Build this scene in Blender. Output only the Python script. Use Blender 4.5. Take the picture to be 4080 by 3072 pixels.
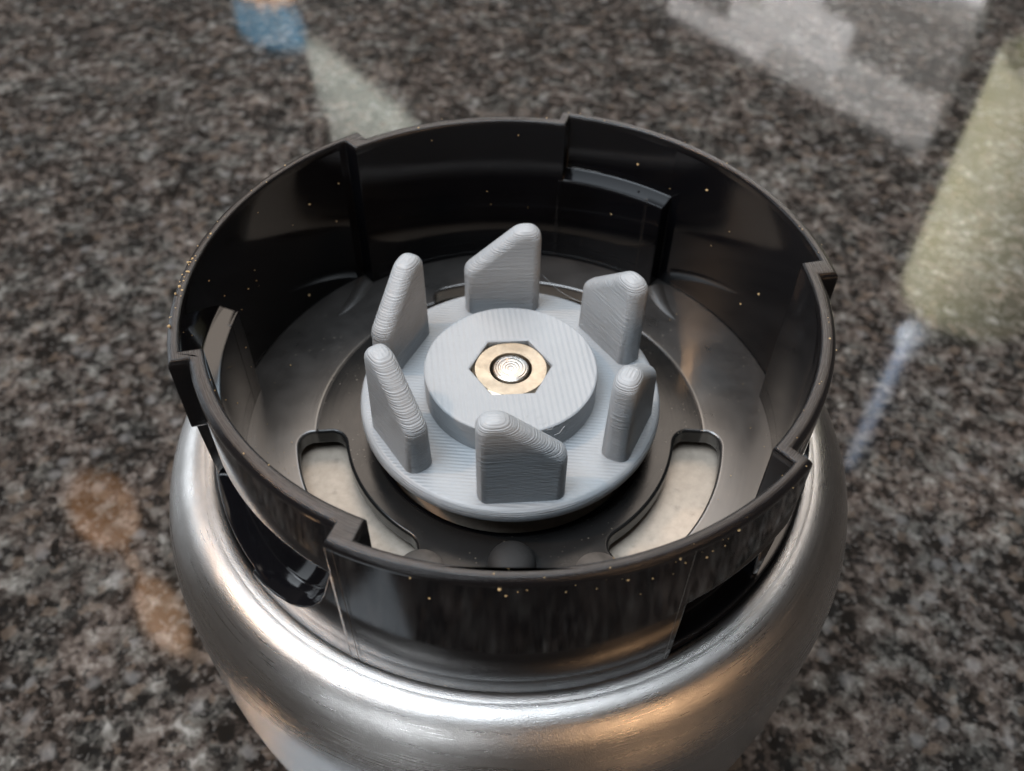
import bpy, bmesh, math, random
from mathutils import Vector, Matrix

for o in list(bpy.data.objects):
    bpy.data.objects.remove(o, do_unlink=True)
scene = bpy.context.scene
COL = scene.collection
MM = 0.001
rad = math.radians
random.seed(7)

# ------------------------------------------------------------------ camera
PITCH, ROLL, YAW = 0.83281, 0.01699, 0.00107
cam_loc = Vector((0.108, -81.13, 71.40)) * MM
fwd = Vector((math.sin(YAW) * math.cos(PITCH), math.cos(YAW) * math.cos(PITCH), -math.sin(PITCH)))
right = fwd.cross(Vector((0, 0, 1))).normalized()
up = right.cross(fwd)
R_ = math.cos(ROLL) * right + math.sin(ROLL) * up
U_ = -math.sin(ROLL) * right + math.cos(ROLL) * up
cam = bpy.data.cameras.new('camera')
cam.sensor_width = 36.0
cam.lens = 36.0 * 3600.0 / 4080.0
cam.clip_start = 0.005
cam.clip_end = 50.0
cam.dof.use_dof = True
cam.dof.focus_distance = 0.104
cam.dof.aperture_fstop = 33.0
camo = bpy.data.objects.new('camera', cam)
COL.objects.link(camo)
m = Matrix((R_, U_, -fwd)).transposed().to_4x4()
m.translation = cam_loc
camo.matrix_world = m
scene.camera = camo

# ------------------------------------------------------------------ world and lamps (indoor kitchen light and added fill)
world = bpy.data.worlds.new('World')
scene.world = world
world.use_nodes = True
bg = world.node_tree.nodes['Background']
bg.inputs[0].default_value = (0.86, 0.78, 0.72, 1)
bg.inputs[1].default_value = 0.07


def area_lamp(name, loc, target, size, size_y, power, colour):
    l = bpy.data.lights.new(name, 'AREA')
    l.shape = 'RECTANGLE'
    l.size = size
    l.size_y = size_y
    l.energy = power
    l.color = colour
    o = bpy.data.objects.new(name, l)
    COL.objects.link(o)
    o.location = loc
    d = Vector(target) - Vector(loc)
    o.rotation_euler = d.to_track_quat('-Z', 'Y').to_euler()
    return o


COOL = (0.80, 0.90, 1.0)
WARM = (1.0, 0.60, 0.32)
area_lamp('ceiling_lamp', (-0.45, -0.15, 1.14), (0, 0, 0), 0.75, 0.60, 14.0, COOL)
area_lamp('overhead_fill', (0.06, 0.06, 1.25), (0, 0, 0), 0.36, 0.36, 5.0, (0.86, 0.93, 1.0))  # added fill, brightens the collar ledge from above
area_lamp('back_window', (-1.20, 0.62, 0.34), (0, 0, -0.03), 0.80, 0.36, 5.0, (0.86, 0.93, 1.0))
area_lamp('front_window', (-0.56, -1.10, 0.36), (0, 0, -0.03), 0.22, 0.24, 3.6, (0.90, 0.95, 1.0))
area_lamp('warm_lamp', (0.72, -1.0, 0.42), (0, 0, -0.03), 0.30, 0.22, 3.6, WARM)
area_lamp('warm_fill_panel', (0.02, 0.84, 1.09), (0, 0, 0), 0.98, 0.48, 6.0, (1.0, 0.86, 0.74))  # added panel, gives the collar floor its warm reflection
area_lamp('cool_fill_panel', (0.07, 1.08, 0.80), (0, 0, 0), 0.56, 0.22, 2.8, (0.72, 0.87, 1.0))  # added panel for the cool reflection on ledge and rear floor
area_lamp('orange_back_lamp', (-0.12, 0.98, 0.80), (0, 0, 0), 0.10, 0.10, 0.35, (1.0, 0.5, 0.22))
area_lamp('side_warm_lamp', (-0.72, -0.03, 0.95), (0, 0, -0.06), 0.07, 0.07, 4.2, WARM)
area_lamp('backdrop_fill', (0.06, 0.72, 0.32), (0.36, 1.12, 0.14), 0.55, 0.06, 7.5, (1.0, 0.96, 0.92))  # added strip turned to the wall, brightens the mirrored tiles
area_lamp('backdrop_fill', (-0.22, 0.66, 0.30), (-0.22, 1.02, 0.10), 0.3, 0.06, 3.6, (1.0, 0.96, 0.92))  # added strip, brightens the cloth stand-in in the mirror image

scene.view_settings.view_transform = 'Standard'
scene.view_settings.look = 'None'
scene.view_settings.exposure = 0.12
scene.view_settings.gamma = 1.0
scene.render.engine = 'CYCLES'
scene.cycles.caustics_reflective = True
scene.cycles.max_bounces = 10


# ------------------------------------------------------------------ node helpers
class NT:
    def __init__(self, name):
        self.m = bpy.data.materials.new(name)
        self.m.use_nodes = True
        self.t = self.m.node_tree
        self.b = self.t.nodes['Principled BSDF']

    def n(self, typ, **kw):
        nd = self.t.nodes.new('ShaderNode' + typ)
        for k, v in kw.items():
            setattr(nd, k, v)
        return nd

    def l(self, a, b):
        self.t.links.new(a, b)

    def set(self, **kw):
        for k, v in kw.items():
            self.b.inputs[k.replace('_', ' ')].default_value = v

    def coords(self, scale=1000.0):
        tc = self.n('TexCoord')
        mp = self.n('Mapping')
        mp.inputs['Scale'].default_value = (scale,) * 3
        self.l(tc.outputs['Object'], mp.inputs['Vector'])
        return mp.outputs[0]

    def math(self, op, a, b=None, c=None, clamp=False):
        nd = self.n('Math', operation=op, use_clamp=clamp)
        for i, v in enumerate((a, b, c)):
            if v is None:
                continue
            if isinstance(v, (int, float)):
                nd.inputs[i].default_value = v
            else:
                self.l(v, nd.inputs[i])
        return nd.outputs[0]

    def noise(self, vec, scale, detail=3, rough=0.55, dist=0.0):
        nd = self.n('TexNoise')
        nd.inputs['Scale'].default_value = scale
        nd.inputs['Detail'].default_value = detail
        nd.inputs['Roughness'].default_value = rough
        nd.inputs['Distortion'].default_value = dist
        self.l(vec, nd.inputs['Vector'])
        return nd

    def voronoi(self, vec, scale, feature='F1', rnd=1.0):
        nd = self.n('TexVoronoi', feature=feature)
        nd.inputs['Scale'].default_value = scale
        nd.inputs['Randomness'].default_value = rnd
        self.l(vec, nd.inputs['Vector'])
        return nd

    def ramp(self, fac, stops, interp='LINEAR'):
        nd = self.n('ValToRGB')
        cr = nd.color_ramp
        cr.interpolation = interp
        while len(cr.elements) > 1:
            cr.elements.remove(cr.elements[0])
        cr.elements[0].position = stops[0][0]
        cr.elements[0].color = self._c(stops[0][1])
        for p, c in stops[1:]:
            e = cr.elements.new(p)
            e.color = self._c(c)
        self.l(fac, nd.inputs[0])
        return nd.outputs[0]

    @staticmethod
    def _c(c):
        return (c, c, c, 1) if isinstance(c, (int, float)) else (*c, 1)

    def mix(self, fac, a, b, blend='MIX'):
        nd = self.n('Mix', data_type='RGBA', blend_type=blend)
        for i, v in ((0, fac), (6, a), (7, b)):
            if isinstance(v, (int, float)):
                nd.inputs[i].default_value = v if i == 0 else (v, v, v, 1)
            elif isinstance(v, tuple):
                nd.inputs[i].default_value = (*v, 1)
            else:
                self.l(v, nd.inputs[i])
        return nd.outputs[2]

    def bump(self, height, dist_mm, strength=1.0, normal=None):
        nd = self.n('Bump')
        nd.inputs['Strength'].default_value = strength
        nd.inputs['Distance'].default_value = dist_mm * MM
        self.l(height, nd.inputs['Height'])
        if normal is not None:
            self.l(normal, nd.inputs['Normal'])
        return nd.outputs[0]


M = {}


def mat_granite():
    t = NT('granite')
    c = t.coords()
    w = t.noise(c, 0.40, 4, 0.6)
    wc = t.n('VectorMath', operation='MULTIPLY_ADD')
    t.l(w.outputs['Color'], wc.inputs[0])
    wc.inputs[1].default_value = (2.6, 2.6, 2.6)
    t.l(c, wc.inputs[2])
    cv = wc.outputs[0]

    def cell(scale, ch):
        v = t.voronoi(cv, scale)
        s_ = t.n('SeparateColor')
        t.l(v.outputs['Color'], s_.inputs[0])
        return v, s_.outputs[ch]

    v1, g1 = cell(0.36, 0)
    v2, g2 = cell(0.95, 1)
    n1 = t.noise(c, 0.24, 7, 0.70)
    n2 = t.noise(c, 0.085, 5, 0.6, 0.8)
    val = t.math('ADD', t.math('MULTIPLY_ADD', g1, 0.32, -0.03), t.math('MULTIPLY', g2, 0.24))
    val = t.math('ADD', val, t.math('MULTIPLY', t.math('SUBTRACT', n1.outputs[0], 0.5), 1.7))
    val = t.math('ADD', val, t.math('MULTIPLY', t.math('SUBTRACT', n2.outputs[0], 0.5), 1.25))
    brown = t.ramp(val, [(0.0, (0.008, 0.007, 0.006)), (0.20, (0.033, 0.027, 0.0235)), (0.38, (0.072, 0.060, 0.053)), (0.58, (0.118, 0.103, 0.092)), (0.85, (0.21, 0.195, 0.18))])
    grey = t.ramp(val, [(0.0, (0.008, 0.008, 0.008)), (0.20, (0.028, 0.028, 0.026)), (0.38, (0.064, 0.062, 0.057)), (0.58, (0.118, 0.117, 0.109)), (0.85, (0.25, 0.25, 0.24))])
    n4 = t.noise(c, 0.12, 4, 0.6)
    col = t.mix(t.ramp(n4.outputs[0], [(0.44, 0.0), (0.62, 1.0)]), brown, grey)
    # black mica flakes
    v5, g5 = cell(0.62, 2)
    col = t.mix(t.math('MULTIPLY', t.math('GREATER_THAN', g5, 0.84), 0.7), col, (0.008, 0.008, 0.008))
    # pale quartz and feldspar crystals
    v3, g3 = cell(0.19, 2)
    pick = t.math('MULTIPLY', t.math('GREATER_THAN', g3, 0.88), t.ramp(v3.outputs['Distance'], [(0.14, 0.34), (0.40, 0.0)]))
    col = t.mix(pick, col, (0.25, 0.25, 0.25))
    v6, g6 = cell(1.25, 0)
    col = t.mix(t.math('MULTIPLY', t.math('GREATER_THAN', g6, 0.91), 0.22), col, (0.26, 0.25, 0.24))
    v4, g4 = cell(0.42, 0)
    p4 = t.math('MULTIPLY', t.math('GREATER_THAN', g4, 0.94), 0.26)
    col = t.mix(p4, col, (0.17, 0.13, 0.10))
    t.l(col, t.b.inputs['Base Color'])
    t.set(IOR=1.62)
    t.l(t.ramp(n1.outputs[0], [(0.3, 0.03), (0.7, 0.09)]), t.b.inputs['Roughness'])
    return t.m


def polar(t, c):
    s = t.n('SeparateXYZ')
    t.l(c, s.inputs[0])
    ang = t.math('ARCTAN2', s.outputs[1], s.outputs[0])
    r = t.math('SQRT', t.math('ADD', t.math('MULTIPLY', s.outputs[0], s.outputs[0]), t.math('MULTIPLY', s.outputs[1], s.outputs[1])))
    return ang, r, s.outputs[2]


def mat_steel():
    t = NT('satin_steel')
    c = t.coords()
    ang, r, z = polar(t, c)
    cb = t.n('CombineXYZ')
    t.l(t.math('MULTIPLY', ang, 1.6), cb.inputs[0])
    t.l(t.math('MULTIPLY', z, 1.4), cb.inputs[1])
    t.l(t.math('MULTIPLY', r, 1.4), cb.inputs[2])
    brush = t.noise(cb.outputs[0], 2.6, 6, 0.7)
    grain = t.noise(c, 5.5, 3, 0.7)
    blot = t.noise(c, 0.14, 6, 0.68)
    col = t.mix(t.ramp(blot.outputs[0], [(0.35, 0.0), (0.7, 1.0)]), (0.50, 0.49, 0.48), (0.36, 0.35, 0.34))
    t.l(col, t.b.inputs['Base Color'])
    t.set(Metallic=1.0)
    # brushed flank is smoother than the bead blasted shoulder
    lo = t.ramp(t.math('MULTIPLY_ADD', z, -0.02, -0.4), [(0.15, 0.30), (0.36, 0.20)])
    rg = t.math('ADD', lo, t.math('MULTIPLY', t.math('SUBTRACT', t.math('ADD', brush.outputs[0], t.math('MULTIPLY', blot.outputs[0], 0.6)), 0.8), 0.30))
    t.l(rg, t.b.inputs['Roughness'])
    nb = t.bump(grain.outputs[0], 0.045, 0.9)
    nb = t.bump(brush.outputs[0], 0.03, 0.45, nb)
    t.l(nb, t.b.inputs['Normal'])
    return t.m


def mat_black():
    t = NT('gloss_black_plastic')
    c = t.coords()
    ang, r, z = polar(t, c)
    geo = t.n('NewGeometry')
    sn = t.n('SeparateXYZ')
    t.l(geo.outputs['Normal'], sn.inputs[0])
    # worn top of the rim; its warm tan highlight is coloured in too
    top = t.ramp(t.math('MULTIPLY_ADD', z, 0.25, 1.0), [(0.70, 0.0), (0.95, 1.0)])
    cb = t.n('CombineXYZ')
    t.l(t.math('MULTIPLY', ang, 3.0), cb.inputs[0])
    t.l(t.math('MULTIPLY', r, 3.0), cb.inputs[1])
    scr = t.noise(cb.outputs[0], 3.0, 6, 0.7)
    fine = t.noise(c, 1.6, 5, 0.7)
    flat = t.ramp(sn.outputs[2], [(0.86, 0.12), (0.985, 1.0)])
    wear_sheen = t.math('MULTIPLY', t.math('MULTIPLY', top, flat), t.ramp(scr.outputs[0], [(0.32, 0.30), (0.66, 1.0)]))
    smudge = t.noise(c, 0.10, 4, 0.65)
    col = t.mix(wear_sheen, (0.004, 0.004, 0.005), (0.056, 0.047, 0.041))
    t.l(col, t.b.inputs['Base Color'])
    rg = t.math('ADD', t.ramp(smudge.outputs[0], [(0.4, 0.055), (0.75, 0.12)]), t.math('MULTIPLY', wear_sheen, 0.30))
    t.l(rg, t.b.inputs['Roughness'])
    t.set(IOR=1.41)
    bv = t.n('Bevel', samples=4)
    bv.inputs['Radius'].default_value = 0.35 * MM
    h = t.math('ADD', t.math('MULTIPLY', scr.outputs[0], t.math('MULTIPLY', top, 1.0)), t.math('MULTIPLY', fine.outputs[0], t.math('MULTIPLY_ADD', top, 0.5, 0.03)))
    t.l(t.bump(h, 0.10, 0.6, bv.outputs[0]), t.b.inputs['Normal'])
    return t.m


def mat_floor():
    t = NT('satin_black_plastic')
    c = t.coords()
    ang, r, z = polar(t, c)
    cb = t.n('CombineXYZ')
    t.l(t.math('MULTIPLY', ang, 1.0), cb.inputs[0])
    t.l(t.math('MULTIPLY', r, 2.0), cb.inputs[1])
    sm = t.noise(cb.outputs[0], 1.1, 5, 0.7)
    sm2 = t.noise(c, 0.16, 4, 0.6)
    dust = t.voronoi(c, 1.1)
    dn = t.noise(c, 0.14, 3)
    spots = t.math('MULTIPLY', t.ramp(dust.outputs['Distance'], [(0.06, 1.0), (0.16, 0.0)]), t.ramp(dn.outputs[0], [(0.5, 0.0), (0.68, 1.0)]))
    out = t.ramp(t.math('MULTIPLY', r, 0.02), [(0.528, 0.0), (0.536, 1.0)])
    haze = t.math('MULTIPLY', sm2.outputs[0], t.math('MULTIPLY_ADD', out, 0.9, 0.15))
    col = t.mix(haze, (0.010, 0.010, 0.010), (0.035, 0.031, 0.028))
    col = t.mix(t.math('MULTIPLY', spots, 0.6), col, (0.30, 0.26, 0.21))
    t.l(col, t.b.inputs['Base Color'])
    rg = t.math('ADD', t.ramp(sm2.outputs[0], [(0.3, 0.12), (0.7, 0.22)]), t.math('MULTIPLY', t.math('ADD', sm.outputs[0], out), 0.10))
    t.l(rg, t.b.inputs['Roughness'])
    t.l(t.math('MULTIPLY_ADD', out, 0.70, 1.42), t.b.inputs['IOR'])
    t.l(t.bump(out, 0.25, 0.8, t.bump(sm.outputs[0], 0.03, 0.25)), t.b.inputs['Normal'])
    return t.m


def mat_pla(name, raster_deg, pitch):
    t = NT(name)
    c = t.coords()
    s = t.n('SeparateXYZ')
    t.l(c, s.inputs[0])
    geo = t.n('NewGeometry')
    sn = t.n('SeparateXYZ')
    t.l(geo.outputs['Normal'], sn.inputs[0])
    flat = t.ramp(sn.outputs[2], [(0.93, 0.0), (0.99, 1.0)])
    wob = t.noise(c, 0.35, 3)
    zz = t.math('ADD', s.outputs[2], t.math('MULTIPLY', wob.outputs[0], 0.07))
    layer = t.math('SINE', t.math('MULTIPLY', zz, 2 * math.pi / 0.26))
    layer = t.math('MULTIPLY_ADD', layer, 0.5, 0.5)
    a = rad(raster_deg)
    u = t.math('ADD', t.math('MULTIPLY', s.outputs[0], math.cos(a)), t.math('MULTIPLY', s.outputs[1], math.sin(a)))
    u = t.math('ADD', u, t.math('MULTIPLY', wob.outputs[0], 0.04))
    ras = t.math('MULTIPLY_ADD', t.math('SINE', t.math('MULTIPLY', u, 2 * math.pi / pitch)), 0.5, 0.5)
    # each layer is laid down a little differently
    cz = t.n('CombineXYZ')
    t.l(t.math('MULTIPLY', s.outputs[2], 4.6), cz.inputs[2])
    t.l(t.math('MULTIPLY', s.outputs[0], 0.10), cz.inputs[0])
    t.l(t.math('MULTIPLY', s.outputs[1], 0.10), cz.inputs[1])
    lv = t.noise(cz.outputs[0], 1.0, 3, 0.7)
    blob = t.noise(c, 1.3, 4, 0.6)
    hs = t.math('ADD', t.math('MULTIPLY', layer, 0.8), t.math('MULTIPLY', lv.outputs[0], 5.5))
    hs = t.math('MULTIPLY', hs, t.math('SUBTRACT', 1.0, t.math('MULTIPLY', t.math('ABSOLUTE', sn.outputs[2]), 0.85), clamp=True))
    ht = t.math('ADD', t.math('MULTIPLY', ras, 0.5), t.math('MULTIPLY', blob.outputs[0], 0.7))
    h = t.math('ADD', t.math('MULTIPLY', hs, t.math('SUBTRACT', 1.0, flat)), t.math('MULTIPLY', ht, flat))
    tone = t.noise(c, 0.25, 3)
    col = t.mix(tone.outputs[0], (0.305, 0.33, 0.352), (0.355, 0.376, 0.394))
    t.l(col, t.b.inputs['Base Color'])
    t.set(Roughness=0.38, IOR=1.46)
    t.set(Subsurface_Weight=0.12, Subsurface_Radius=(0.6, 0.7, 0.8), Subsurface_Scale=0.0006)
    t.l(t.bump(h, 0.095, 0.9), t.b.inputs['Normal'])
    return t.m


def mat_simple(name, col, rough=0.5, metal=0.0, var=0.15, scale=0.5, ior=1.5):
    t = NT(name)
    c = t.coords()
    n = t.noise(c, scale, 4, 0.6)
    k = tuple(x * (1 - var) for x in col)
    k2 = tuple(min(1, x * (1 + var)) for x in col)
    t.l(t.mix(t.ramp(n.outputs[0], [(0.3, 0.0), (0.7, 1.0)]), k, k2), t.b.inputs['Base Color'])
    t.set(Roughness=rough, Metallic=metal, IOR=ior)
    return t.m


def mat_turned(name, col, rough, pitch=0.16, amount=0.4):
    t = NT(name)
    c = t.coords()
    ang, r, z = polar(t, c)
    w = t.math('SINE', t.math('MULTIPLY', r, 2 * math.pi / pitch))
    n = t.noise(c, 0.8, 5, 0.65)
    col2 = tuple(x * 0.72 for x in col)
    t.l(t.mix(t.ramp(n.outputs[0], [(0.35, 0.0), (0.7, 1.0)]), col, col2), t.b.inputs['Base Color'])
    t.set(Metallic=1.0)
    t.l(t.math('MULTIPLY_ADD', n.outputs[0], 0.2, rough - 0.1), t.b.inputs['Roughness'])
    hh = t.math('ADD', w, t.math('MULTIPLY', n.outputs[0], 1.5))
    t.l(t.bump(hh, 0.02, amount), t.b.inputs['Normal'])
    return t.m


def mat_motor_plate():
    t = NT('motor_plate')
    c = t.coords()
    v = t.voronoi(c, 0.35)
    n = t.noise(c, 0.9, 5, 0.65)
    sp = t.math('MULTIPLY', t.ramp(v.outputs['Distance'], [(0.10, 1.0), (0.22, 0.0)]), t.ramp(n.outputs[0], [(0.45, 0.0), (0.6, 1.0)]))
    col = t.mix(t.ramp(n.outputs[0], [(0.35, 0.0), (0.75, 1.0)]), (0.46, 0.40, 0.335), (0.36, 0.31, 0.255))
    col = t.mix(t.math('MULTIPLY', sp, 0.45), col, (0.22, 0.20, 0.17))
    t.l(col, t.b.inputs['Base Color'])
    t.set(Roughness=0.42, Metallic=0.25)
    t.l(t.bump(n.outputs[0], 0.03, 0.3), t.b.inputs['Normal'])
    return t.m


M['granite'] = mat_granite()
M['steel'] = mat_steel()
M['black'] = mat_black()
M['floor'] = mat_floor()
M['pla_disc'] = mat_pla('grey_print_disc', 86, 0.52)
M['pla_hub'] = mat_pla('grey_print_hub', 8, 0.78)
M['pla_fin'] = mat_pla('grey_print_fin', 0, 0.5)
M['brass'] = mat_turned('brass', (0.36, 0.315, 0.25), 0.36, 0.2, 0.25)
M['stud'] = mat_turned('turned_steel', (0.52, 0.50, 0.47), 0.28, 0.30, 0.3)
M['plate'] = mat_motor_plate()
M['rubber'] = mat_simple('black_rubber', (0.015, 0.015, 0.015), 0.7)
M['crumb'] = mat_simple('crumb', (0.48, 0.34, 0.17), 0.7, 0, 0.4, 1.6)
M['pad'] = mat_simple('worn_pad', (0.085, 0.075, 0.066), 0.5, 0, 0.3, 0.6)


# ------------------------------------------------------------------ object helpers
def link(name, mesh, mat=None, parent=None, smooth=35):
    o = bpy.data.objects.new(name, mesh)
    COL.objects.link(o)
    if mat is not None:
        mesh.materials.clear()
        mesh.materials.append(M[mat] if isinstance(mat, str) else mat)
    if smooth:
        mesh.polygons.foreach_set('use_smooth', [True] * len(mesh.polygons))
        mesh.set_sharp_from_angle(angle=rad(smooth))
        wn = o.modifiers.new('weighted_normal', 'WEIGHTED_NORMAL')
        wn.keep_sharp = True
        wn.weight = 80
    if parent is not None:
        o.parent = parent
    return o


def from_bm(name, bm, mat, parent=None, smooth=35, scale=MM):
    bmesh.ops.recalc_face_normals(bm, faces=bm.faces)
    me = bpy.data.meshes.new(name)
    bm.to_mesh(me)
    bm.free()
    me.transform(Matrix.Scale(scale, 4))
    return link(name, me, mat, parent, smooth)


def tag(o, label=None, cat=None, group=None, kind=None):
    if label: o['label'] = label
    if cat: o['category'] = cat
    if group: o['group'] = group
    if kind: o['kind'] = kind
    return o


def empty(name, loc=(0, 0, 0)):
    o = bpy.data.objects.new(name, None)
    o.empty_display_size = 0.01
    COL.objects.link(o)
    o.location = loc
    return o


def lathe(bm, prof, seg=128, close=True):
    rings = []
    for r, z in prof:
        if r < 1e-6:
            rings.append([bm.verts.new((0, 0, z))])
        else:
            rings.append([bm.verts.new((r * math.cos(2 * math.pi * i / seg), r * math.sin(2 * math.pi * i / seg), z)) for i in range(seg)])
    for a, b in zip(rings, rings[1:]):
        for i in range(seg):
            j = (i + 1) % seg
            if len(a) == 1 and len(b) == 1:
                continue
            if len(a) == 1:
                bm.faces.new((a[0], b[j], b[i]))
            elif len(b) == 1:
                bm.faces.new((a[i], a[j], b[0]))
            else:
                bm.faces.new((a[i], a[j], b[j], b[i]))
    return bm


def extrude_outline(loops, z0, z1, bev, res=3):
    """closed 2D loops (outer + holes) extruded from z0 to z1 with rounded edges; returns a bmesh in mm"""
    cu = bpy.data.curves.new('outline', 'CURVE')
    cu.dimensions = '2D'
    cu.fill_mode = 'BOTH'
    for pts in loops:
        sp = cu.splines.new('POLY')
        sp.points.add(len(pts) - 1)
        for p, (x, y) in zip(sp.points, pts):
            p.co = (x, y, 0, 1)
        sp.use_cyclic_u = True
    cu.extrude = (z1 - z0) / 2 - bev
    cu.bevel_depth = bev
    cu.bevel_resolution = res
    cu.offset = -bev
    ob = bpy.data.objects.new('outline', cu)
    COL.objects.link(ob)
    dg = bpy.context.evaluated_depsgraph_get()
    me = bpy.data.meshes.new_from_object(ob.evaluated_get(dg))
    bm = bmesh.new()
    bm.from_mesh(me)
    bpy.data.objects.remove(ob)
    bpy.data.curves.remove(cu)
    bpy.data.meshes.remove(me)
    bmesh.ops.remove_doubles(bm, verts=bm.verts, dist=0.002)
    bmesh.ops.translate(bm, verts=bm.verts, vec=(0, 0, (z0 + z1) / 2))
    return bm


def join_bm(dst, src):
    me = bpy.data.meshes.new('tmp')
    bmesh.ops.recalc_face_normals(src, faces=src.faces)
    src.to_mesh(me)
    src.free()
    dst.from_mesh(me)
    bpy.data.meshes.remove(me)


def pol(r, a):
    return (r * math.cos(rad(a)), r * math.sin(rad(a)))


def circle(r, n=128, cx=0, cy=0, rev=False):
    p = [(cx + r * math.cos(2 * math.pi * i / n), cy + r * math.sin(2 * math.pi * i / n)) for i in range(n)]
    return p[::-1] if rev else p


def fillet(pts, rads, seg=5):
    """round the corners of a polygon"""
    out = []
    n = len(pts)
    for i in range(n):
        p = Vector(pts[i]); a = Vector(pts[i - 1]); b = Vector(pts[(i + 1) % n])
        r = rads[i] if isinstance(rads, (list, tuple)) else rads
        if r <= 0:
            out.append(tuple(p)); continue
        u = (a - p).normalized(); v = (b - p).normalized()
        ang = u.angle(v)
        d = r / math.tan(ang / 2)
        cdir = (u + v).normalized()
        cc = p + cdir * (r / math.sin(ang / 2))
        s = p + u * d - cc; e = p + v * d - cc
        a0 = math.atan2(s.y, s.x); a1 = math.atan2(e.y, e.x)
        da = (a1 - a0 + math.pi) % (2 * math.pi) - math.pi
        for k in range(seg + 1):
            t = a0 + da * k / seg
            out.append((cc.x + r * math.cos(t), cc.y + r * math.sin(t)))
    return out


def arc_pts(r, a0, a1, step=1.5):
    n = max(1, int(abs(a1 - a0) / step))
    return [pol(r, a0 + (a1 - a0) * i / n) for i in range(n + 1)]


def kidney(r0, r1, a0, a1, rc=2.0):
    """rounded ring-sector outline"""
    pts = []
    for R, c0, c1, corner in ((r1, a0, a1, 'o'), (r0, a1, a0, 'i')):
        da = math.degrees(rc / R)
        s = 1 if c1 > c0 else -1
        pts.append(('arc', R, c0 + s * da, c1 - s * da))
    out = []
    o = pts[0]; i = pts[1]
    out += arc_pts(o[1], o[2], o[3])
    # corner outer end (a1)
    def corner(R, aang, inward, enter):
        res = []
        for k in range(1, 6):
            t = k / 6 * math.pi / 2
            if enter:   # from arc to radial
                res.append(pol(R + inward * rc * (1 - math.cos(t)), aang + (math.degrees(rc / R)) * (-1 + math.sin(t)) * enter_sign))
            else:
                res.append(pol(R + inward * rc * (1 - math.sin(t)), aang + (math.degrees(rc / R)) * (-1 + math.cos(t)) * enter_sign))
        return res
    enter_sign = 1
    out += corner(r1, a1, -1, True)
    out += corner(r0, a1, 1, False)
    out += arc_pts(i[1], i[2], i[3])
    enter_sign = -1
    out += corner(r0, a0, 1, True)
    out += corner(r1, a0, -1, False)
    return out


ZG = -112.0      # counter level (mm)

# ------------------------------------------------------------------ countertop
bm = bmesh.new()
bmesh.ops.create_cube(bm, size=1)
for v in bm.verts:
    v.co = Vector((v.co.x * 2 * 1500, -900 + (v.co.y + 0.5) * 2300, ZG + (v.co.z - 0.5) * 30))
counter = from_bm('countertop', bm, 'granite', None, 0)
tag(counter, 'polished brown and grey speckled granite countertop', 'countertop', kind='structure')

# ------------------------------------------------------------------ blender base
base = empty('blender_base', (0, 0, ZG * MM))
tag(base, 'satin steel blender motor base with black twist-lock collar on granite', 'blender base')


def base_part(name, bm, mat, smooth=35, parent=None):
    o = from_bm(name, bm, mat, None, smooth)
    if parent is None:
        o.parent = base
        o.matrix_parent_inverse = Matrix.Translation((0, 0, -ZG * MM))
    else:
        o.parent = parent
    return o


# steel shell
prof = [(37.9, -27.5), (38.6, -25.6), (39.15, -24.3), (39.5, -23.75), (39.9, -23.5), (40.5, -23.44), (41.0, -23.47), (41.2, -23.52), (41.36, -23.47)]
for k in range(1, 25):
    a = math.pi / 2 * k / 24
    prof.append((41.4 + 6.6 * math.sin(a), -36 + 12.5 * math.cos(a)))
for k in range(1, 21):
    s = k / 20
    prof.append((48 - 14 * s ** 3, -36 - 60 * s))
prof += [(33.6, -97), (34.5, -99), (38.5, -102), (39.5, -104)]
shell = base_part('steel_shell', lathe(bmesh.new(), prof, 192), 'steel', 60)
foot = base_part('foot_ring', lathe(bmesh.new(), [(33, -103), (40.2, -103), (41, -104), (41.2, -111), (40.5, ZG + 0.1), (30, ZG + 0.1)], 128), 'rubber')

# collar: outlines of the twist-lock wall
R1o, R1i, R0o, R0i = 39.85, 38.4, 37.75, 35.9


def ring_outline(Rbig, Rsmall, lo_a, hi_a, rev=False):
    pts = []
    for k in range(3):
        o = 120 * k
        cut = 57.0 if Rbig > 39 else 52.7
        pts += arc_pts(Rbig, lo_a + o, cut + o, 1.2) + arc_pts(Rbig, cut + 0.4 + o, hi_a + o, 1.2)
        pts += arc_pts(Rsmall, hi_a + o + 0.3, lo_a + o + 120 - 0.3, 1.2)
    return pts[::-1] if rev else pts


bmc = extrude_outline([ring_outline(R1o, R0o, 4.5, 80.0), ring_outline(R1i, R0i, 8.5, 77.8, True)], -11.0, 0.0, 0.42, 3)
ZB = -26.5
for v in bmc.verts:
    r = math.hypot(v.co.x, v.co.y)
    if v.co.z > -0.5:
        for R in (R1o, R0o):
            f = R - r
            if -0.05 < f < 0.45 and not (R == R0o and r < 37.2):
                k = max(0.0, f)
                q = r - k * 1.1
                v.co.x *= q / r; v.co.y *= q / r
                v.co.z *= 2.3
                break
for v in bmc.verts:
    if v.co.z > -8:
        continue
    r = math.hypot(v.co.x, v.co.y)
    a = (math.degrees(math.atan2(v.co.y, v.co.x)) - 4.0) % 120 + 4.0
    outer = r > 38.9 or (a > 79.5 and r > 36.8)
    if outer:
        if a < 57.2:
            v.co.z = ZB + (v.co.z + 11.0)              # full height wall
        elif a < 81:
            v.co.z += 0.6 * (a - 57) / 23 - 0.9        # ramped underside of the overhang
    else:
        if a < 53.0 or a > 77.9:
            v.co.z = ZB + (v.co.z + 11.0)
        else:
            v.co.z += 0.9 * (a - 57) / 23 - 0.2


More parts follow.
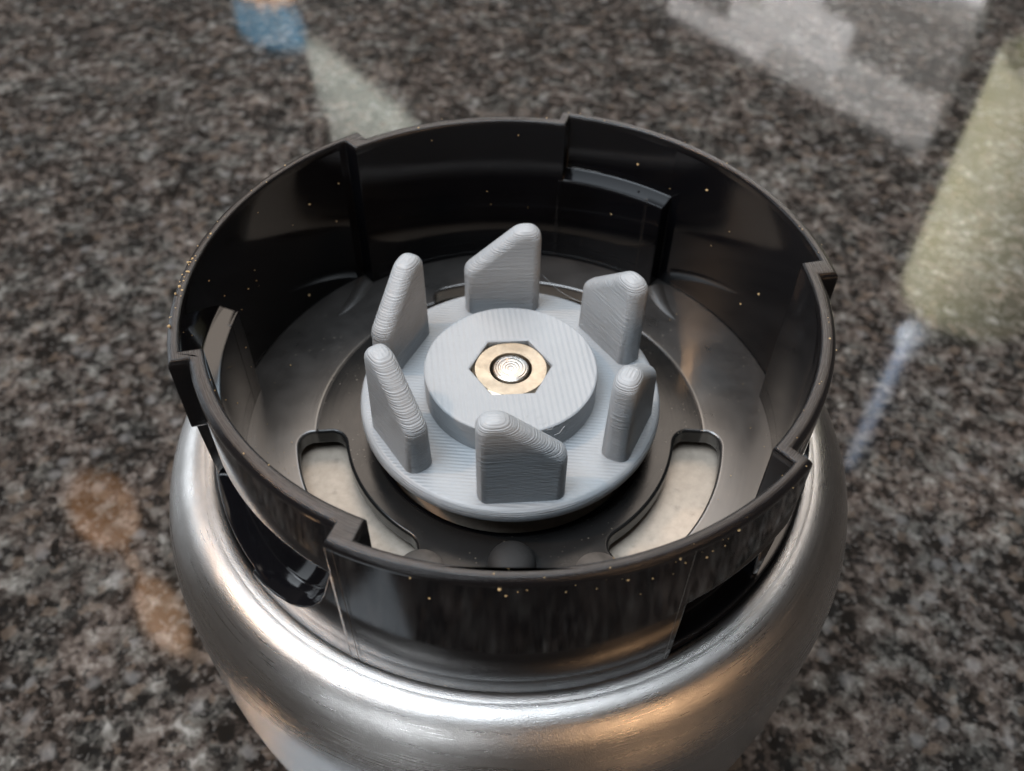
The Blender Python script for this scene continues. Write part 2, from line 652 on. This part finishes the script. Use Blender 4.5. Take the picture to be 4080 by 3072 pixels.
def sweep(profile, a0, a1, step=1.2):
    b = bmesh.new()
    n = max(2, int((a1 - a0) / step))
    prev = None
    for i in range(n + 1):
        a = a0 + (a1 - a0) * i / n
        rg = [b.verts.new((*pol(r, a), z)) for r, z in profile]
        if prev:
            for q in range(len(rg)):
                q2 = (q + 1) % len(rg)
                b.faces.new((prev[q], prev[q2], rg[q2], rg[q]))
        else:
            b.faces.new(rg)
        prev = rg
    b.faces.new(prev[::-1])
    return b


for k in range(3):
    o = 120 * k
    # recessed wall behind the slot with the ledge on top of it
    join_bm(bmc, sweep([(35.9, -26.5), (35.9, -9.9), (35.98, -9.72), (36.2, -9.6), (38.5, -8.85), (39.3, -8.8), (39.3, -10.6), (37.2, -10.7), (36.9, -11.5), (36.8, -26.5)], 52.3 + o, 79.0 + o))
    join_bm(bmc, sweep([(35.93, -26.4), (35.93, -9.6), (39.0, -9.6), (39.0, -26.4)], 52.33 + o, 56.6 + o))
    # floor of the entry pocket
    join_bm(bmc, sweep([(35.98, -24.0), (35.98, -21.9), (39.2, -21.9), (39.35, -22.1), (39.35, -24.0)], 56.3 + o, 126 + o))
    # curved end of the pocket
    s = bmesh.new()
    ztop = [(126.5, -4.0), (125.2, -5.0), (124.2, -6.4), (123.2, -8.6), (122, -11.4), (120.5, -13.8), (118.5, -16.0), (116, -18.0), (112.5, -19.8), (109, -20.9), (105, -21.7), (101, -22.3)]
    prev = None
    for a, zt in ztop:
        col = [s.verts.new((*pol(rr, a + o), zz)) for rr, zz in ((39.83, zt), (36.6, zt), (36.6, -25), (39.83, -25))]
        if prev:
            for q in range(4):
                s.faces.new((prev[q], prev[(q + 1) % 4], col[(q + 1) % 4], col[q]))
        else:
            s.faces.new(col)
        prev = col
    s.faces.new(prev[::-1])
    join_bm(bmc, s)
collar = base_part('collar', bmc, 'black', 30)
# fine moulding seams down the front of the collar
for a in (245.9, 296.2):
    s = bmesh.new()
    for zz0, zz1 in ((-24.0, -1.0),):
        vs = [s.verts.new((*pol(39.84 + dr, a + da), zz)) for zz in (zz0, zz1) for dr, da in ((-0.08, -0.09), (0.05, 0), (-0.08, 0.09))]
        s.faces.new((vs[0], vs[1], vs[4], vs[3])); s.faces.new((vs[1], vs[2], vs[5], vs[4]))
        s.faces.new((vs[0], vs[3], vs[5], vs[2])); s.faces.new((vs[0], vs[2], vs[1])); s.faces.new((vs[3], vs[4], vs[5]))
    base_part('moulding_seam', s, 'pad', 0, collar)

# floor of the collar with its three vents
ZF = -24.8
vents = [(186.0, 242.5), (301.0, 356.5), (63.5, 116.5)]
loops = [circle(38.6, 160), circle(18.9, 96, rev=True)]
for a0, a1 in vents:
    loops.append(kidney(22.7, 29.0, a0, a1, 2.2)[::-1])
floor = base_part('floor_plate', extrude_outline(loops, ZF - 2.6, ZF, 0.45, 4), 'floor', 30)
# low ridges added where the wall steps, shaped to catch bright streaks
for (r0, a0), (r1, a1) in (((37.0, 129.5), (33.6, 144.0)), ((36.3, 51.0), (32.6, 38.5))):
    s = bmesh.new()
    P0, P1 = Vector(pol(r0, a0)), Vector(pol(r1, a1))
    d = (P1 - P0).normalized()
    nrm = Vector((-d.y, d.x))
    rows = []
    for i in range(15):
        t = i / 14
        wd = 1.5 * (1 - t) ** 0.6 + 0.05
        c = P0.lerp(P1, t) + nrm * 0.5 * math.sin(math.pi * t) * (1 if a0 > 90 else -1)
        rows.append([s.verts.new((*(c + nrm * wd * (k / 4 - 1)), ZF - 0.03 + 0.55 * (1 - t) * math.sin(math.pi * k / 8))) for k in range(9)])
    for A, B in zip(rows, rows[1:]):
        for k in range(8):
            s.faces.new((A[k], A[k + 1], B[k + 1], B[k]))
    base_part('glint_ridge', s, 'floor', 60, floor)
# bearing well under the coupler
base_part('bearing_well', lathe(bmesh.new(), [(19.6, ZF - 0.9), (18.9, ZF - 0.35), (18.3, ZF - 0.5), (17.7, ZF - 1.6), (17.2, ZF - 3.6), (16, ZF - 4.4), (9, ZF - 4.6), (8.4, ZF - 3.5), (8, ZF + 2.0), (7.2, ZF + 2.6), (0, ZF + 2.6)], 96), 'black', 50, floor)
# moulded dome and two pads at the front
s = bmesh.new()
dp = [(3.0, ZF - 0.3), (2.95, ZF + 0.5), (2.75, ZF + 1.1), (2.3, ZF + 1.6), (1.6, ZF + 1.95), (0.8, ZF + 2.1), (0, ZF + 2.15)]
lathe(s, dp, 40)
bmesh.ops.translate(s, verts=s.verts, vec=(*pol(23.2, 271.3), 0))
base_part('dome', s, 'rubber', 60, floor)
for a, r in ((246.5, 26.4), (294.5, 26.6)):
    s = bmesh.new()
    lathe(s, [(2.9, ZF - 0.2), (2.9, ZF + 0.22), (2.7, ZF + 0.36), (1.6, ZF + 0.5), (0, ZF + 0.55)], 40)
    bmesh.ops.translate(s, verts=s.verts, vec=(*pol(r, a), 0))
    base_part('round_pad', s, 'pad', 40, floor)
# pale motor plate seen through the vents
base_part('motor_plate', lathe(bmesh.new(), [(0, -28.6), (35, -28.6), (35.3, -29), (35.3, -31), (0, -31)], 96), 'plate', 40)
base_part('motor_shaft', lathe(bmesh.new(), [(3.2, -30), (3.2, -20), (0, -20)], 40), 'stud', 40)

# ------------------------------------------------------------------ printed coupler
ZD = -18.4
coup = empty('drive_coupler', (0, 0, (ZD - 2.9) * MM))
tag(coup, 'grey 3D-printed drive coupler with six fins round a hub', 'coupler')


def cpart(name, bm, mat, smooth=35, parent=None):
    o = from_bm(name, bm, mat, None, smooth)
    o.parent = parent or coup
    if parent is None:
        o.matrix_parent_inverse = Matrix.Translation((0, 0, -(ZD - 2.9) * MM))
    return o


disc = cpart('disc', lathe(bmesh.new(), [(0, ZD), (19.1, ZD), (19.5, ZD - 0.08), (19.82, ZD - 0.3), (20.0, ZD - 0.7), (20.05, ZD - 1.1), (20.05, ZD - 1.7), (19.9, ZD - 2.05), (19.5, ZD - 2.25), (18.4, ZD - 2.4), (17.9, ZD - 2.9), (8, ZD - 2.9), (0, ZD - 2.9)], 160), 'pla_disc', 40)
hexr = 5.4
hexpts = [pol(hexr, 5 + 60 * k) for k in range(6)]
hub = cpart('hub', extrude_outline([circle(11.35, 128), hexpts[::-1]], ZD - 1.0, -14.1, 0.32, 3), 'pla_hub', 40)

FL, FH, FS = 10.7, 14.0, 7.4
fin_out = fillet([(-FL / 2, -1.2), (FL / 2, -1.2), (FL / 2, FH), (FL / 2 - 3.3, FH), (-FL / 2, FS)], [0.0, 0.0, 1.9, 2.6, 2.2], 9)
fbm = extrude_outline([fin_out], -1.58, 1.58, 1.3, 7)
# stand the outline upright: x along tangent, y up -> z, thickness -> radial
for v in fbm.verts:
    x, y, z = v.co
    k = 1.0 + 0.16 * max(0.0, min(1.0, 1 - y / 6.0))     # a little thicker at the root
    v.co = (z * k, -x, y)
bmesh.ops.recalc_face_normals(fbm, faces=fbm.faces)
fme = bpy.data.meshes.new('fin')
fbm.to_mesh(fme)
fbm.free()
fme.transform(Matrix.Scale(MM, 4))
for k in range(6):
    a = 35 + 60 * k
    f = link('fin', fme, 'pla_fin', coup, 50)
    f.matrix_parent_inverse = Matrix.Translation((0, 0, -(ZD - 2.9) * MM))
    x, y = pol(16.65, a)
    f.location = (x * MM, y * MM, ZD * MM)
    f.rotation_euler = (0, 0, rad(a))

# brass nut and threaded shaft end
s = bmesh.new()
NR = 5.3
zt = -14.45
chr_ = 4.68
top = []
N = 72
ring_t = [s.verts.new((*pol(2.8, 360 * i / N), zt)) for i in range(N)]
ring_c = [s.verts.new((*pol(chr_, 360 * i / N), zt)) for i in range(N)]
ring_h, ring_b = [], []
for i in range(N):
    a = 360 * i / N
    rr = NR * math.cos(rad(30)) / math.cos(rad(((a - 5) % 60) - 30))
    ring_h.append(s.verts.new((*pol(rr, a), zt - max(0.02, (rr - chr_) * 0.62))))
    ring_b.append(s.verts.new((*pol(rr, a), zt - 3)))
ring_in = [s.verts.new((*pol(2.5, 360 * i / N), zt - 0.9)) for i in range(N)]
for A, B in ((ring_in, ring_t), (ring_t, ring_c), (ring_c, ring_h), (ring_h, ring_b)):
    for i in range(N):
        j = (i + 1) % N
        s.faces.new((A[i], A[j], B[j], B[i]))
nut = cpart('hex_nut', s, 'brass', 25)
nut['label'] = 'brass hex nut in the hub'
st = lathe(bmesh.new(), [(2.45, zt - 2.4), (2.45, zt - 0.25), (2.32, zt + 0.0), (1.66, zt + 0.22), (1.60, zt + 0.22), (1.52, zt + 0.12), (1.15, zt + 0.17), (1.08, zt + 0.08), (0.75, zt + 0.12), (0.68, zt + 0.04), (0.35, zt + 0.08), (0.28, zt + 0.02), (0, zt + 0.02)], 64)
stud = from_bm('shaft_end', st, 'stud', nut, 35)
# socket floor below the nut
cpart('socket_floor', lathe(bmesh.new(), [(0, ZD + 0.9), (6.2, ZD + 0.9), (6.2, ZD - 0.5), (0, ZD - 0.5)], 32), 'pla_disc', 30)

# wisps of printing string
def wire(name, pts, r, mat, parent_fn):
    b = bmesh.new()
    prev = None
    P = [Vector(p) for p in pts]
    for i, p in enumerate(P):
        d = (P[min(i + 1, len(P) - 1)] - P[max(i - 1, 0)]).normalized()
        u = d.orthogonal().normalized()
        w = d.cross(u)
        rg = [b.verts.new(p + (u * math.cos(t) + w * math.sin(t)) * r) for t in (0, 2.094, 4.189)]
        if prev:
            for q in range(3):
                b.faces.new((prev[q], prev[(q + 1) % 3], rg[(q + 1) % 3], rg[q]))
        prev = rg
    return parent_fn(name, b, mat, 0)


def fin_pt(a, s_, h, out=0.0):
    c = Vector((*pol(16.65 + out, a), ZD + h))
    t = Vector((-math.sin(rad(a)), math.cos(rad(a)), 0))
    return c + t * s_


for q in range(5):
    p0 = fin_pt(275, 0.5 + q * 0.8, 12.2 - q * 0.75, -1.0)
    pts = [p0 + Vector((random.uniform(-.3, .3) + 0.45 * i, 0.35 * i, 0.25 * math.sin(i + q))) for i in range(4)]
    wire('print_string', pts, 0.025, 'pla_hub', cpart)
p0 = fin_pt(95, -4.6, 7); p1 = fin_pt(35, 5.0, 3)
wire('print_string', [p0.lerp(p1, i / 6) - Vector((0, 0, 1.3 * math.sin(math.pi * i / 6))) for i in range(7)], 0.02, 'pla_hub', cpart)

# ------------------------------------------------------------------ crumbs
cb = bmesh.new()


def crumb(p, r):
    r *= random.choice((0.6, 0.8, 1.0, 1.0, 1.5))
    g = bmesh.ops.create_icosphere(cb, subdivisions=1, radius=r)
    sc = Vector((random.uniform(.7, 1.4), random.uniform(.7, 1.3), random.uniform(.5, 1.0)))
    for v in g['verts']:
        v.co = Vector((v.co.x * sc.x, v.co.y * sc.y, v.co.z * sc.z)) * random.uniform(.8, 1.2) + Vector(p)


def big(a):
    return 4.5 < (a % 120) < 80


for i in range(24):           # cluster on the left rim
    a = random.gauss(179, 5.5)
    crumb((*pol(random.uniform(38.6, 39.5), a), 0.02), random.uniform(0.06, 0.17))
for i in range(44):           # scattered on the rim
    a = random.uniform(0, 360)
    r = random.uniform(38.5, 39.8) if big(a) else random.uniform(36, 37.7)
    crumb((*pol(r, a), 0.02), random.uniform(0.04, 0.10))
for i in range(26):           # under the front lip
    a = random.choice((random.uniform(250, 316), random.gauss(292, 6)))
    crumb((*pol(39.85, a), -(0.9 + random.expovariate(0.8))), random.uniform(0.04, 0.13))
for i in range(46):           # stuck to the inner wall, most of them on the left
    a = random.choice((random.gauss(160, 14), random.gauss(195, 10), random.uniform(20, 130)))
    inner = 38.4 if 8.5 < (a % 120) < (77.8) else 35.9
    z = -random.uniform(1, 23)
    if z < -9 and 50 < (a % 120) < 78:
        inner = 35.9
    crumb((*pol(inner, a), z), random.uniform(0.05, 0.16))
for i in range(50):           # on the floor
    a = random.choice((random.gauss(195, 12), random.uniform(0, 360)))
    crumb((*pol(random.uniform(29.5, 35), a), ZF + 0.25), random.uniform(0.04, 0.10))
cr = from_bm('crumbs', cb, 'crumb', None, 0)
tag(cr, 'tiny golden food crumbs stuck to the black collar', 'crumbs', kind='stuff')

# ------------------------------------------------------------------ things and added stand-ins behind, seen mirrored in the granite
# tiled wall
E0 = Vector((513, 899))
WD = Vector((-0.60, 0.80))
WN = Vector((-0.80, -0.60))
wl = 720
wall_mat = mat_simple('grout', (0.58, 0.58, 0.57), 0.8, 0, 0.08, 0.05)
wb = bmesh.new()
c0 = [E0 + WN * -12, E0 + WD * wl + WN * -12, E0 + WD * wl + WN * -1, E0 + WN * -1]
b0 = [wb.verts.new((p.x, p.y, ZG + 0.2)) for p in c0]
b1 = [wb.verts.new((p.x, p.y, ZG + 452)) for p in c0]
wb.faces.new(b0); wb.faces.new(b1)
for i in range(4):
    wb.faces.new((b0[i], b0[(i + 1) % 4], b1[(i + 1) % 4], b1[i]))
wall = from_bm('backsplash_wall', wb, wall_mat, None, 0)
tag(wall, 'grey mosaic tiled backsplash mirrored at upper right of the granite', 'backsplash', kind='structure')
tiles_m = [mat_simple('pale_tile', (0.62, 0.62, 0.63), 0.25, 0, 0.06, 0.03), mat_simple('mid_tile', (0.40, 0.40, 0.40), 0.25, 0, 0.08, 0.03),
           mat_simple('dark_tile', (0.13, 0.128, 0.125), 0.25, 0, 0.1, 0.03), mat_simple('stone_tile', (0.50, 0.49, 0.46), 0.4, 0, 0.1, 0.03)]
rng = random.Random(11)
tile_meshes = {}


def tile_mesh(L, mi):
    if (L, mi) not in tile_meshes:
        b = bmesh.new()
        bmesh.ops.create_cube(b, size=1)
        for v in b.verts:
            v.co = Vector((v.co.x * (L - 2.5), v.co.y * 6, v.co.z * 34.5))
        me = bpy.data.meshes.new('tile')
        b.to_mesh(me)
        b.free()
        me.transform(Matrix.Scale(MM, 4))
        me.materials.append(tiles_m[mi])
        tile_meshes[(L, mi)] = me
    return tile_meshes[(L, mi)]


ang_w = math.atan2(WD.y, WD.x)
zrow = 452 - 18
while zrow > 120:
    x = -rng.choice((0, 30, 55))
    while x < wl:
        L = rng.choice((150, 200, 250, 300))
        a, b_ = max(x, 0), min(x + L, wl)
        if b_ - a > 12:
            mi = rng.choices((0, 1, 2, 3), (4, 3, 2.8, 2))[0]
            t = bpy.data.objects.new('tile', tile_mesh(round(b_ - a), mi))
            COL.objects.link(t)
            p = E0 + WD * ((a + b_) / 2) + WN * 1.5
            t.location = (p.x * MM, p.y * MM, (ZG + zrow) * MM)
            t.rotation_euler = (0, 0, ang_w)
            t.parent = wall
        x += L
    zrow -= 37

# hanging cylinder of unknown kind, glow added to lift its reflection
sh = empty('olive_cylinder', (0.503, 0.669, 0.375))
tag(sh, 'pale olive cylinder with added glow, mirrored at right edge of the granite', 'cylinder')
tsh = NT('olive_glow')
tsh.set(Roughness=0.8)
cc = tsh.coords()
nn = tsh.noise(cc, 0.03, 4)
tsh.l(tsh.mix(nn.outputs[0], (0.46, 0.43, 0.20), (0.58, 0.58, 0.50)), tsh.b.inputs['Base Color'])
tsh.b.inputs['Emission Color'].default_value = (0.74, 0.73, 0.50, 1)
tsh.b.inputs['Emission Strength'].default_value = 0.55
s = bmesh.new()
lathe(s, [(60, -278), (68, -277), (72, -272), (72, -10), (69, -3), (62, 0), (0, 0)], 64)
drum = from_bm('drum', s, tsh.m, sh, 40)
s = bmesh.new()
lathe(s, [(2.5, 0), (2.5, 900), (0, 900)], 12)
from_bm('cord', s, 'rubber', sh, 40)

# gathered cloth, standing in for an unidentified mirrored shape
cl = empty('cloth_stand_in', (-0.262, 1.02, (ZG + 300) * MM))
tag(cl, 'pale cloth stand-in gathered in a blue band, mirrored above the collar', 'cloth')
stand_in_m = mat_simple('pale_stand_in', (0.46, 0.50, 0.46), 0.85, 0, 0.1, 0.02)
blue_m = mat_simple('blue_stand_in', (0.10, 0.27, 0.42), 0.8, 0, 0.2, 0.03)
tan_m = mat_simple('tan_stand_in', (0.62, 0.40, 0.26), 0.7, 0, 0.2, 0.03)


def pleated(name, path, mat):
    b = bmesh.new()
    rows = []
    for (x, z, w, d) in path:
        row = []
        for i in range(48):
            t = 2 * math.pi * i / 48
            rip = 1 + 0.14 * math.sin(9 * t)
            row.append(b.verts.new((x + w * math.cos(t) * rip, d * math.sin(t) * rip, z)))
        rows.append(row)
    for A, B in zip(rows, rows[1:]):
        for i in range(48):
            b.faces.new((A[i], A[(i + 1) % 48], B[(i + 1) % 48], B[i]))
    b.faces.new(rows[0][::-1]); b.faces.new(rows[-1])
    return from_bm(name, b, mat, cl, 60)


pleated('drape_stand_in', [(-2, 72, 9, 8), (8, 92, 16, 12), (26, 130, 30, 18), (48, 165, 44, 22), (68, 205, 56, 24), (90, 270, 80, 26)], stand_in_m)
pleated('blue_band', [(-56, 24, 30, 14), (-52, 40, 36, 18), (-50, 60, 38, 20), (-40, 78, 34, 16), (-30, 86, 20, 10)], blue_m)
pleated('tan_tassel', [(-50, -25, 26, 14), (-45, -8, 32, 18), (-45, 18, 32, 18), (-48, 34, 24, 12)], tan_m)

# slim rod hanging behind on the right, made to glow for its streak
def glow(name, colour, strength):
    t = NT(name)
    n = t.noise(t.coords(), 0.02, 3)
    t.l(t.mix(n.outputs[0], tuple(x * 0.7 for x in colour), colour), t.b.inputs['Emission Color'])
    t.b.inputs['Emission Strength'].default_value = strength
    t.set(Base_Color=(*colour, 1), Roughness=0.5)
    return t.m


rod = empty('streak_rod', (0.418, 0.60, 0.375))
tag(rod, 'slim pale rod with added glow, mirrored as a streak right of the base', 'glowing rod')
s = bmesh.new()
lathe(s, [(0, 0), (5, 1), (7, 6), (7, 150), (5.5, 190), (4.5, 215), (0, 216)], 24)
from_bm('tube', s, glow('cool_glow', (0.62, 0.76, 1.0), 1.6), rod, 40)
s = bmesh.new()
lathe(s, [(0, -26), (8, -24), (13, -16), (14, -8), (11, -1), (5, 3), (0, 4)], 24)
from_bm('end_knob', s, glow('knob_glow', (0.75, 0.85, 1.0), 2.4), rod, 60)

# warm glowing shapes behind on the left, added to imitate an orange caustic
pen = empty('caustic_stand_in', (-0.374, 0.390, 0.355))
tag(pen, 'warm orange glowing stand-in, mirrored as a caustic left of the steel base', 'glowing rod')
s = bmesh.new()
lathe(s, [(0, 0), (13, 4), (24, 22), (28, 48), (22, 78), (10, 96), (2, 102)], 32)
from_bm('lower_glow', s, glow('orange_glow', (1.0, 0.52, 0.24), 1.3), pen, 60)
s = bmesh.new()
lathe(s, [(2, 102), (2, 176), (9, 182), (17, 205), (22, 245), (17, 290), (10, 322), (0, 330)], 32)
from_bm('upper_glow', s, glow('amber_glow', (1.0, 0.58, 0.32), 2.4), pen, 60)
